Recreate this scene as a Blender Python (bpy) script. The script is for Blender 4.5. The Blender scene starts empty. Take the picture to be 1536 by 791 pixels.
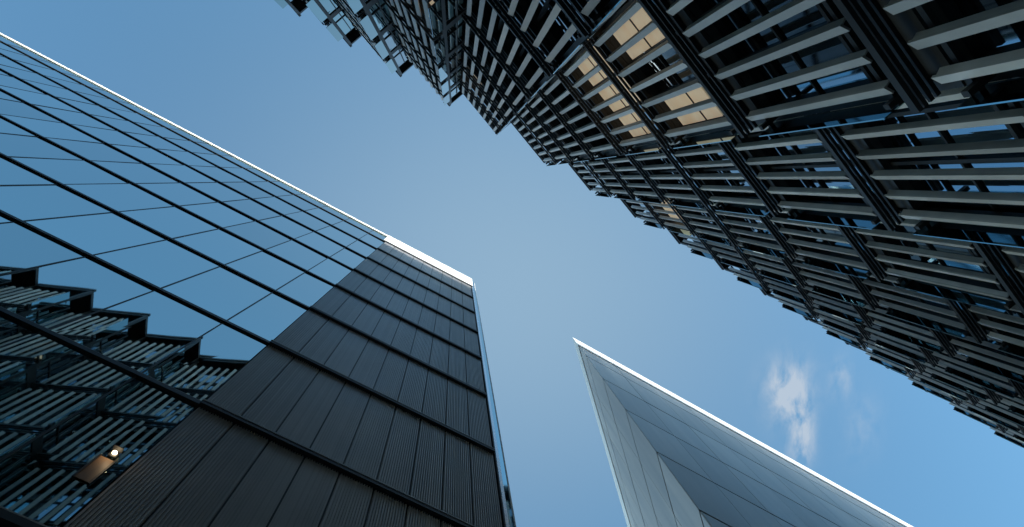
import bpy, math, random
from mathutils import Vector, Matrix
random.seed(7)
R=random.random
U=random.uniform
V2=random.Random(3)
CAMH=1.6
scene=bpy.context.scene
scene.view_settings.view_transform='Standard'
scene.view_settings.look='None'
scene.view_settings.exposure=0

# ---------------------------------------------------------------- materials
def new_mat(name):
    m=bpy.data.materials.new(name); m.use_nodes=True
    nt=m.node_tree; b=nt.nodes['Principled BSDF']
    return m,nt,b
def varied(name,c1,c2,rough=0.5,metal=0.0,scale=2.0,stretch=(1,1,1),rvar=0.1,bump=0.0,spec=0.5,perpanel=0.0,emit=0.0):
    m,nt,b=new_mat(name)
    tc=nt.nodes.new('ShaderNodeTexCoord'); mp=nt.nodes.new('ShaderNodeMapping')
    mp.inputs['Scale'].default_value=stretch
    n=nt.nodes.new('ShaderNodeTexNoise'); n.inputs['Scale'].default_value=scale; n.inputs['Detail'].default_value=6
    nt.links.new(tc.outputs['Object'],mp.inputs['Vector']); nt.links.new(mp.outputs[0],n.inputs['Vector'])
    cr=nt.nodes.new('ShaderNodeValToRGB')
    cr.color_ramp.elements[0].position=0.3; cr.color_ramp.elements[1].position=0.7
    cr.color_ramp.elements[0].color=(*c1,1); cr.color_ramp.elements[1].color=(*c2,1)
    nt.links.new(n.outputs['Fac'],cr.inputs['Fac'])
    col=cr.outputs['Color']
    if perpanel>0:
        g=nt.nodes.new('ShaderNodeNewGeometry')
        mr=nt.nodes.new('ShaderNodeMapRange'); mr.inputs['To Min'].default_value=1-perpanel; mr.inputs['To Max'].default_value=1+perpanel
        nt.links.new(g.outputs['Random Per Island'],mr.inputs['Value'])
        mx=nt.nodes.new('ShaderNodeVectorMath'); mx.operation='SCALE'
        nt.links.new(col,mx.inputs[0]); nt.links.new(mr.outputs[0],mx.inputs['Scale'])
        col=mx.outputs[0]
    nt.links.new(col,b.inputs['Base Color'])
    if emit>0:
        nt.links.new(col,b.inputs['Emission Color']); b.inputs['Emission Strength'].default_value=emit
    r=nt.nodes.new('ShaderNodeMapRange'); r.inputs['To Min'].default_value=max(0.0,rough-rvar); r.inputs['To Max'].default_value=rough+rvar
    nt.links.new(n.outputs['Fac'],r.inputs['Value']); nt.links.new(r.outputs[0],b.inputs['Roughness'])
    b.inputs['Metallic'].default_value=metal
    b.inputs['Specular IOR Level'].default_value=spec
    if bump>0:
        bp=nt.nodes.new('ShaderNodeBump'); bp.inputs['Strength'].default_value=bump; bp.inputs['Distance'].default_value=0.01
        nt.links.new(n.outputs['Fac'],bp.inputs['Height']); nt.links.new(bp.outputs[0],b.inputs['Normal'])
    return m
def mirror_glass(name,col,rough=0.015,wave=0.03,scale=0.5):
    m,nt,b=new_mat(name)
    b.inputs['Metallic'].default_value=1.0
    g=nt.nodes.new('ShaderNodeNewGeometry')
    mr=nt.nodes.new('ShaderNodeMapRange'); mr.inputs['To Min'].default_value=0.84; mr.inputs['To Max'].default_value=1.12
    nt.links.new(g.outputs['Random Per Island'],mr.inputs['Value'])
    rgb=nt.nodes.new('ShaderNodeRGB'); rgb.outputs[0].default_value=(*col,1)
    sc=nt.nodes.new('ShaderNodeVectorMath'); sc.operation='SCALE'
    nt.links.new(rgb.outputs[0],sc.inputs[0]); nt.links.new(mr.outputs[0],sc.inputs['Scale']); nt.links.new(sc.outputs[0],b.inputs['Base Color'])
    tc=nt.nodes.new('ShaderNodeTexCoord'); n=nt.nodes.new('ShaderNodeTexNoise'); n.inputs['Scale'].default_value=scale; n.inputs['Detail'].default_value=1
    nt.links.new(tc.outputs['Object'],n.inputs['Vector'])
    bp=nt.nodes.new('ShaderNodeBump'); bp.inputs['Strength'].default_value=wave; bp.inputs['Distance'].default_value=0.05
    nt.links.new(n.outputs['Fac'],bp.inputs['Height']); nt.links.new(bp.outputs[0],b.inputs['Normal'])
    n2=nt.nodes.new('ShaderNodeTexNoise'); n2.inputs['Scale'].default_value=1.3; n2.inputs['Detail'].default_value=5
    nt.links.new(tc.outputs['Object'],n2.inputs['Vector'])
    r=nt.nodes.new('ShaderNodeMapRange'); r.inputs['To Min'].default_value=rough*0.3; r.inputs['To Max'].default_value=rough*2
    nt.links.new(n2.outputs['Fac'],r.inputs['Value']); nt.links.new(r.outputs[0],b.inputs['Roughness'])
    return m
M_glassA=mirror_glass('coated_curtain_glass',(0.50,0.64,0.645))
M_glassB=mirror_glass('window_glass',(0.34,0.44,0.51),rough=0.03)
M_glassT=mirror_glass('screen_glass',(0.35,0.55,0.60),rough=0.03)
M_black=varied('black_anodised_frame',(0.010,0.011,0.013),(0.02,0.021,0.024),rough=0.45,scale=4)
M_dark=varied('dark_bronze_metal',(0.014,0.013,0.013),(0.028,0.026,0.026),rough=0.5,scale=3)
M_fin=varied('grey_aluminium_fin',(0.54,0.505,0.475),(0.68,0.64,0.605),rough=0.38,metal=0.15,scale=2.5,perpanel=0.26)
M_finSun=varied('sunlit_tint_aluminium_fin',(0.74,0.65,0.56),(0.86,0.77,0.68),rough=0.32,metal=0.2,scale=2.5,perpanel=0.15)  # same fins, with warm sunlight put into the colour
M_soff=varied('dark_spandrel',(0.025,0.025,0.029),(0.05,0.05,0.055),rough=0.6,scale=3)
M_warmRefl=varied('painted_warm_reflection',(0.82,0.62,0.40),(0.88,0.74,0.54),rough=0.7,scale=1.5,emit=0.32)  # warm reflections in the panes, put into colour and a faint glow
M_rib=varied('ribbed_grey_cladding',(0.36,0.35,0.342),(0.47,0.46,0.45),rough=0.4,metal=0.3,scale=0.7,perpanel=0.13)
M_white=varied('white_painted_coping',(0.84,0.835,0.82),(0.90,0.895,0.88),rough=0.4,scale=2)
M_steel=varied('polished_steel_edge',(0.80,0.80,0.82),(0.9,0.9,0.91),rough=0.25,metal=1.0,scale=2)
M_clad=varied('silver_grey_cladding',(0.46,0.42,0.385),(0.62,0.57,0.525),rough=0.42,metal=0.3,scale=1.2,stretch=(1,1,0.12),perpanel=0.12)
M_clad2=varied('shadow_gap',(0.04,0.04,0.04),(0.06,0.06,0.06),rough=0.6)
M_wood=varied('warm_wood_panel',(0.16,0.09,0.05),(0.28,0.17,0.09),rough=0.5,scale=3,stretch=(6,6,0.5))
M_pave=varied('granite_paving',(0.22,0.21,0.2),(0.32,0.31,0.3),rough=0.7,scale=3,bump=0.2)
M_ground=varied('ground_asphalt',(0.045,0.045,0.047),(0.07,0.07,0.07),rough=0.9,scale=2,bump=0.2)

# ---------------------------------------------------------------- mesh builder
class Frame:
    def __init__(s,o,ang_deg,vside):
        a=math.radians(ang_deg); s.o=o; s.u=(math.cos(a),math.sin(a))
        s.v=(-s.u[1]*vside,s.u[0]*vside); s.flip=(vside<0)
    def p(s,u,v,z): return (s.o[0]+s.u[0]*u+s.v[0]*v, s.o[1]+s.u[1]*u+s.v[1]*v, z+CAMH)
class MB:
    def __init__(s): s.v=[];s.f=[];s.m=[];s.mats=[]
    def mi(s,m):
        if m not in s.mats: s.mats.append(m)
        return s.mats.index(m)
    def hexa(s,pts,m,flip=False):
        b=len(s.v); s.v+=pts; k=s.mi(m)
        for f in ((0,3,2,1),(4,5,6,7),(0,1,5,4),(1,2,6,5),(2,3,7,6),(3,0,4,7)):
            f=tuple(b+i for i in f)
            s.f.append(f[::-1] if flip else f); s.m.append(k)
    def box(s,F,u0,u1,v0,v1,z0,z1,m):
        s.hexa([F.p(u0,v0,z0),F.p(u1,v0,z0),F.p(u1,v1,z0),F.p(u0,v1,z0),F.p(u0,v0,z1),F.p(u1,v0,z1),F.p(u1,v1,z1),F.p(u0,v1,z1)],m,F.flip)
    def blade(s,F,uc,vc,lu,lv,ang,z0,z1,m):
        c,sn=math.cos(ang),math.sin(ang); q=[]
        for (a,b) in ((-lu,-lv),(lu,-lv),(lu,lv),(-lu,lv)): q.append((uc+a*c-b*sn, vc+a*sn+b*c))
        s.hexa([F.p(x,y,z0) for x,y in q]+[F.p(x,y,z1) for x,y in q],m,F.flip)
    def quad(s,pts,m,flip=False):
        b=len(s.v); s.v+=pts; s.f.append(tuple(range(b,b+len(pts)))[::-1 if flip else 1]); s.m.append(s.mi(m))
    def make(s,name,parent):
        me=bpy.data.meshes.new(name); me.from_pydata(s.v,[],s.f)
        for m in s.mats: me.materials.append(m)
        me.polygons.foreach_set('material_index',s.m); me.update()
        o=bpy.data.objects.new(name,me); scene.collection.objects.link(o)
        if parent: o.parent=parent
        return o
def empty(name):
    e=bpy.data.objects.new(name,None); scene.collection.objects.link(e); return e
def tiltquad(mb,F,u0,u1,v,z0,z1,m,t=0.003):
    mb.quad([F.p(u0,v+U(-t,t),z0),F.p(u1,v+U(-t,t),z0),F.p(u1,v+U(-t,t),z1),F.p(u0,v+U(-t,t),z1)],m,not F.flip)

GZ=-CAMH
# ================================================================ GLASS OFFICE BUILDING (A)
A=empty('glass_office_building')
angA=28.5; aA=math.radians(angA)
DA=5.0
oA=(-math.sin(aA)*DA, math.cos(aA)*DA)
FA=Frame(oA,angA,-1)          # v points toward lane
levels=[-1.6,2.7,6.67]+[10.65+3.98*k for k in range(8)]+[41.5]
SM0,SM1=-1.87,3.57
core=MB(); core.box(FA,-60,SM1-0.02,-22,-0.12,GZ,41.3,M_soff); core.make('structure',A)
g=MB(); fr=MB()
edges=[SM0,-2.9]
while edges[-1]>-58: edges.append(edges[-1]-1.5)
for j in range(len(levels)-1):
    z0,z1=levels[j],levels[j+1]
    for i in range(len(edges)-1):
        tiltquad(g,FA,edges[i+1]+0.012,edges[i]-0.012,0.0,z0+0.05,z1-0.05,M_glassA,0.006)
for e in edges[1:]:
    fr.box(FA,e-0.013,e+0.013,-0.1,0.010,GZ,40.9,M_black)
for z in levels[1:-1]:
    fr.box(FA,-58,SM0-0.003,-0.1,0.045,z-0.06,z+0.06,M_black)
    fr.box(FA,-58,SM0-0.003,0.0,0.02,z+0.10,z+0.12,M_rib)
fr.box(FA,-58,SM0-0.13,-0.3,0.05,40.92,41.5,M_white)
g.make('curtain_wall_panes',A); fr.make('mullions_and_transoms',A)
rb=MB(); NP=9; pw=(SM1-SM0)/NP
rb.box(FA,SM0,SM1,-0.11,-0.03,GZ,38.6,M_black)
for j in range(len(levels)-1):
    z0,z1=levels[j]+0.10,min(levels[j+1]-0.10,38.4)
    if z1-z0<0.5: continue
    for i in range(NP):
        a=SM0+i*pw+0.014; b=SM0+(i+1)*pw-0.014
        v=U(-0.004,0.004)
        rb.box(FA,a,b,-0.028,0.0+v,z0,z1,M_rib)
        n=13; st=(b-a)/n
        for q in range(n):
            rb.box(FA,a+st*(q+0.25),a+st*(q+0.75),v+0.001,v+0.02,z0,z1,M_rib)
tr=MB()
for z in levels[1:-1]:
    if z<38.3:
        tr.box(FA,SM0,SM1,-0.02,0.09,z-0.08,z+0.08,M_black)
        tr.box(FA,SM0,SM1,0.09,0.10,z+0.03,z+0.055,M_rib)
rb.make('ribbed_cladding',A); tr.make('floor_bands',A)
cp=MB()
cp.box(FA,SM0-0.12,SM1+0.1,-0.5,0.07,38.62,41.5,M_white)
cp.box(FA,SM1+0.012,SM1+0.04,-0.4,0.05,GZ,38.61,M_black)
cp.box(FA,SM1+0.045,SM1+0.12,-0.4,0.04,GZ,38.61,M_steel)
cp.box(FA,SM1+0.125,SM1+0.24,-0.35,0.02,GZ,40.5,M_glassT)
cp.box(FA,SM1+0.245,SM1+0.275,-0.35,0.03,GZ,40.5,M_white)
cp.make('coping_and_corner_trim',A)

# ================================================================ LOUVRED OFFICE BUILDING (B)
B=empty('louvred_office_building')
angB=30.3; aB=math.radians(angB)
DB=3.0; HB=35.0; P=2.77
dB=(math.cos(aB),math.sin(aB)); nB=(-math.sin(aB),math.cos(aB))
def lineB(al,pe): return (dB[0]*al+nB[0]*pe, dB[1]*al+nB[1]*pe)
FACE=50.0
dl=math.radians(FACE-angB); LF=P*math.cos(dl); DEP=P*math.sin(dl)
FB0=Frame((0,0),angB,1)
coreB=MB(); coreB.box(FB0,-48,62,-24,-DB-DEP-0.5,GZ,HB-0.2,M_soff)
# unseen set-back storey, added to shade the facades opposite below their copings
coreB.box(FB0,-46,60,-22,-8.05,HB-0.19,41.9,M_soff)
x=-46
while x<60:
    coreB.box(FB0,x,x+0.9,-8.04,-8.0,HB,41.7,M_clad); x+=1.0
coreB.make('structure',B)
roof=MB()
FH=3.85; base=6.1-FH*2
slabs=[base+FH*k for k in range(9)]
fins=MB(); fram=MB(); win=MB(); refl=MB()
k0,k1=-17,21
for k in range(k0,k1):
    tip=lineB(0.65+P*k,-DB)
    a=math.radians(FACE)
    o=(tip[0]-math.cos(a)*LF, tip[1]-math.sin(a)*LF)
    F=Frame(o,FACE,1)
    L=LF
    roof.box(F,-0.3,L+0.03,-1.3,0.02,HB-0.42,HB-0.2,M_dark)
    roof.box(F,-0.02,L+0.05,-0.06,0.06,HB-0.19,HB,M_dark)
    fram.box(F,L-0.07,L+0.05,-0.10,0.03,GZ,HB-0.43,M_dark)
    fram.box(F,0.0,0.08,-0.12,0.0,GZ,HB-0.43,M_dark)
    for z in slabs:
        fram.box(F,0.08,L-0.08,-0.5,-0.03,z-0.30,z+0.25,M_soff)
        fram.box(F,0.0,L+0.04,-0.02,0.05,z+0.15,z+0.25,M_dark)
        fram.box(F,0.0,L+0.04,-0.02,0.05,z-0.30,z-0.22,M_dark)
        for q in range(3):
            fram.box(F,0.0,L+0.05,0.075+q*0.075,0.12+q*0.075,z-0.03,z+0.01,M_dark)
        fram.box(F,0.0,L+0.05,0.30,0.35,z-0.05,z+0.05,M_dark)
        zw0,zw1=z+0.25,z+FH-0.30
        if zw1>HB-0.5: zw1=HB-0.5
        if zw1-zw0<0.4: continue
        pn=3; w=(L-0.16)/pn
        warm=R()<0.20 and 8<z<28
        for i in range(pn):
            ua=0.08+i*w; ub=ua+w
            tiltquad(win,F,ua,ub,-0.16,zw0,zw1,M_glassB,0.010)
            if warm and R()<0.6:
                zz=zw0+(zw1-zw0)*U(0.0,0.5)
                refl.box(F,ua+0.05,ub-0.05,-0.145,-0.135,zz,zw1-0.05,M_warmRefl)  # glowing panel over the pane stands for a warm reflection
            if i: fram.box(F,ua-0.03,ua+0.03,-0.17,-0.10,zw0,zw1,M_dark)
        zr=zw0+0.85
        fram.box(F,0.08,L-0.08,-0.17,-0.11,zr-0.03,zr+0.03,M_dark)
        zm=zw0+1.95
        if zm<zw1-0.4: fram.box(F,0.08,L-0.08,-0.17,-0.12,zm-0.02,zm+0.02,M_dark)
        for zz in (zw0+0.22,zw1-0.28):
            fram.box(F,-0.02,L+0.06,0.10,0.16,zz,zz+0.07,M_dark)
            for uu in (0.03,L-0.03):
                fram.box(F,uu-0.03,uu+0.03,-0.2,0.30,zz-0.09,zz-0.005,M_dark)
        nf=7; st=L/nf
        pf=min(1,max(0,(k-3)/5))  # share of fins with painted sun warmth, rising towards the far end
        for i in range(nf):
            uc=st*(i+0.5)
            an=math.radians(-24+U(-2,2))
            mf=M_finSun if R()<pf else M_fin
            dz=U(-0.01,0.01)
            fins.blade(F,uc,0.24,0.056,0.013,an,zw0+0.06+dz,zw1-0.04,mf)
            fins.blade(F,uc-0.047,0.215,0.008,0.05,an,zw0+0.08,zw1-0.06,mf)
        G=Frame(F.p(L,0,0)[:2],FACE-90,1)
        tiltquad(win,G,0.12,DEP-0.06,-0.0,zw0,zw1,M_glassT if V2.random()<0.5 else M_glassB,0.004)
        fram.box(G,0.03,DEP,-0.04,0.03,z-0.30,z+0.25,M_dark)
        fram.box(G,0.12,DEP-0.06,-0.03,0.03,zr-0.03,zr+0.03,M_dark)
        fram.box(G,DEP/2-0.02,DEP/2+0.02,-0.03,0.025,zw0,zw1,M_dark)
        fram.box(F,L+0.062,L+0.078,0.02,0.34,zw0+0.25,zw1-0.2,M_glassT)
        R()
fins.make('vertical_fins',B); fram.make('frames_and_spandrels',B); win.make('windows',B); refl.make('painted_window_reflections',B); roof.make('roof_edge',B)

# ================================================================ WEDGE BUILDING (C)
C=empty('wedge_office_building')
HC=39.2; tipC=(0.1735*HC,0.2392*HC)
FR=Frame(tipC,30.0,-1)
FL=Frame(tipC,73.5,1)
CB=37.4
tiers=[CB-0.02,35.2,31.0,26.6,22.2,18.0,13.8,9.6,5.4,GZ]
cm=MB()
def prism(inset,z0,z1,mat,mb,LR=46,LL=34):
    a=FR.u; b=FL.u
    h=math.radians(43.5)
    s=inset/math.sin(h)
    t=(tipC[0]+(a[0]+b[0])*s, tipC[1]+(a[1]+b[1])*s)
    p=[t,(tipC[0]+a[0]*LR+b[0]*s,tipC[1]+a[1]*LR+b[1]*s),(tipC[0]+b[0]*LL+a[0]*s,tipC[1]+b[1]*LL+a[1]*s)]
    lo=[(x,y,z0+CAMH) for x,y in p]; hi=[(x,y,z1+CAMH) for x,y in p]
    mb.quad(lo[::-1],mat); mb.quad(hi,mat)
    for i in range(3):
        j=(i+1)%3; mb.quad([lo[i],lo[j],hi[j],hi[i]],mat)
prism(0.045,GZ,HC-0.3,M_clad2,cm)
cm.make('structure',C)
pm=MB()
for j in range(len(tiers)-1):
    z1=tiers[j]-0.06; z0=tiers[j+1]+0.06
    for F,Lmax in ((FR,45),(FL,33)):
        u=0.03
        while u<Lmax:
            w=2.4
            pm.box(F,u+0.014,u+w-0.014,-0.04,U(-0.006,0.0),z0,z1,M_clad)
            u+=w
pm.make('cladding_panels',C)
cc=MB()
prism(-0.03,CB,HC,M_white,cc); cc.make('roof_coping',C)

# ================================================================ ground
gm=MB(); s=1500
gm.quad([(-s,-s,0),(s,-s,0),(s,s,0),(-s,s,0)],M_ground); gm.make('ground',None)
pv=MB(); FP=Frame((0,0),29.4,1)
i=-60
while i<62:
    for v in (-2.9,-1.35,0.2,1.75,3.3):
        pv.box(FP,i,i+1.49,v,v+1.54,GZ+0.004,GZ+0.03+U(0,0.003),M_pave)
    i+=1.5
pv.make('paved_walkway',None)

# ================================================================ wall lamp
Lp=empty('wall_lamp')
lm=MB()
su,sz=-2.12,8.42
lm.box(FA,su-0.05,su+0.05,0.012,0.03,sz-0.07,sz+0.07,M_dark)
lm.box(FA,su-0.06,su+0.06,0.031,0.10,sz+0.06,sz+0.075,M_dark)
lm.box(FA,-2.21,-2.05,0.012,0.022,7.7,8.28,M_wood)
lm.box(FA,-2.235,-2.213,0.012,0.03,7.68,8.30,M_dark)
lm.box(FA,-2.047,-2.025,0.012,0.03,7.68,8.30,M_dark)
lm.make('bracket_and_backing_panel',Lp)
me,nt,b=new_mat('lamp_glow'); b.inputs['Emission Color'].default_value=(1,0.80,0.50,1); b.inputs['Emission Strength'].default_value=9
bpy.ops.mesh.primitive_uv_sphere_add(segments=20,ring_count=12,radius=0.03,location=FA.p(su,0.04,sz))
bo=bpy.context.object; bo.name='bulb'; bo.data.materials.append(me); bo.parent=Lp
pl=bpy.data.lights.new('lamp_light','POINT'); pl.energy=1.0; pl.color=(1,0.72,0.42); pl.shadow_soft_size=0.04
po=bpy.data.objects.new('lamp_light',pl); scene.collection.objects.link(po); po.location=FA.p(su,0.16,sz-0.10); po.parent=Lp

# ================================================================ light + sky
angS=-61.5+23.0
el=math.degrees(math.atan(0.30))
sd=Vector((math.cos(math.radians(angS))*math.cos(math.radians(el)),math.sin(math.radians(angS))*math.cos(math.radians(el)),math.sin(math.radians(el))))
sl=bpy.data.lights.new('sun','SUN'); sl.energy=5; sl.angle=math.radians(0.5); sl.color=(1,0.96,0.90)
so=bpy.data.objects.new('sun',sl); scene.collection.objects.link(so)
so.rotation_euler=sd.to_track_quat('Z','Y').to_euler(); so.location=(60,-40,80)
w=bpy.data.worlds.new('sky'); scene.world=w; w.use_nodes=True
nt=w.node_tree; bg=nt.nodes['Background']; bg.inputs['Strength'].default_value=0.15
sk=nt.nodes.new('ShaderNodeTexSky'); sk.sky_type='NISHITA'; sk.sun_disc=False
sk.sun_elevation=math.radians(el); sk.sun_rotation=math.atan2(sd.x,sd.y)
sk.altitude=20; sk.air_density=1.0; sk.dust_density=0.6; sk.ozone_density=1.5
tc=nt.nodes.new('ShaderNodeTexCoord'); sp=nt.nodes.new('ShaderNodeSeparateXYZ'); nt.links.new(tc.outputs['Generated'],sp.inputs[0])
def math_(op,a,b=None):
    n=nt.nodes.new('ShaderNodeMath'); n.operation=op
    for i,x in enumerate((a,b)):
        if x is None: continue
        if isinstance(x,(int,float)): n.inputs[i].default_value=x
        else: nt.links.new(x,n.inputs[i])
    return n.outputs[0]
zc=math_('MAXIMUM',sp.outputs['Z'],0.05)
px=math_('DIVIDE',sp.outputs['X'],zc); py=math_('DIVIDE',sp.outputs['Y'],zc)
cb=nt.nodes.new('ShaderNodeCombineXYZ'); nt.links.new(px,cb.inputs[0]); nt.links.new(py,cb.inputs[1])
mp=nt.nodes.new('ShaderNodeMapping'); mp.inputs['Scale'].default_value=(1.9,0.95,1); mp.inputs['Rotation'].default_value=(0,0,0.2)
nt.links.new(cb.outputs[0],mp.inputs[0])
no=nt.nodes.new('ShaderNodeTexNoise'); no.inputs['Scale'].default_value=15; no.inputs['Detail'].default_value=10; no.inputs['Roughness'].default_value=0.6; no.inputs['Distortion'].default_value=0.35
nt.links.new(mp.outputs[0],no.inputs['Vector'])
def blob(cx,cy,sx,sy,amp):
    dx=math_('DIVIDE',math_('SUBTRACT',px,cx),sx); dy=math_('DIVIDE',math_('SUBTRACT',py,cy),sy)
    r=math_('ADD',math_('MULTIPLY',dx,dx),math_('MULTIPLY',dy,dy))
    return math_('MULTIPLY',math_('EXPONENT',math_('MULTIPLY',r,-1.0)),amp)
mask=math_('ADD',math_('ADD',blob(0.512,0.33,0.032,0.045,1.3),blob(0.54,0.40,0.020,0.06,1.2)),math_('ADD',blob(0.60,0.31,0.018,0.03,0.5),blob(0.64,0.39,0.03,0.05,0.25)))
nz=nt.nodes.new('ShaderNodeMapRange'); nz.inputs['From Min'].default_value=0.38; nz.inputs['From Max'].default_value=0.66; nt.links.new(no.outputs['Fac'],nz.inputs['Value'])
cf=math_('MINIMUM',math_('MULTIPLY',mask,nz.outputs[0]),0.7)
zr=nt.nodes.new('ShaderNodeMapRange'); zr.inputs['From Min'].default_value=0.35; zr.inputs['From Max'].default_value=0.66; nt.links.new(sp.outputs['Z'],zr.inputs['Value'])
gm_=nt.nodes.new('ShaderNodeMix'); gm_.data_type='RGBA'; nt.links.new(zr.outputs[0],gm_.inputs[0]); gm_.inputs[6].default_value=(3.9,3.7,3.0,1); gm_.inputs[7].default_value=(1.45,2.12,2.15,1)
gain=nt.nodes.new('ShaderNodeVectorMath'); gain.operation='MULTIPLY'; nt.links.new(sk.outputs[0],gain.inputs[0]); nt.links.new(gm_.outputs[2],gain.inputs[1])
hz=nt.nodes.new('ShaderNodeMix'); hz.data_type='RGBA'
nt.links.new(blob(0.08,0.16,0.42,0.36,0.85),hz.inputs[0]); nt.links.new(gain.outputs[0],hz.inputs[6]); hz.inputs[7].default_value=(2.05,3.15,4.2,1)
mx=nt.nodes.new('ShaderNodeMix'); mx.data_type='RGBA'; nt.links.new(cf,mx.inputs[0]); nt.links.new(hz.outputs[2],mx.inputs[6]); mx.inputs[7].default_value=(4.0,4.4,4.9,1)
nt.links.new(mx.outputs[2],bg.inputs['Color'])

# ================================================================ camera
f=1024.0
Z=Vector((-83,-127,f)).normalized()
X=(Vector((1,0,0))-Z.x*Z).normalized(); Y=Z.cross(X)
right=Vector((X.x,Y.x,Z.x)); down=Vector((X.y,Y.y,Z.y)); fwd=Vector((X.z,Y.z,Z.z))
M=Matrix((right,-down,-fwd)).transposed()
cd=bpy.data.cameras.new('camera'); cd.lens=24; cd.sensor_width=36; cd.clip_end=5000; cd.clip_start=0.05
co=bpy.data.objects.new('camera',cd); scene.collection.objects.link(co)
co.matrix_world=Matrix.Translation((0,0,CAMH))@M.to_4x4()
scene.camera=co
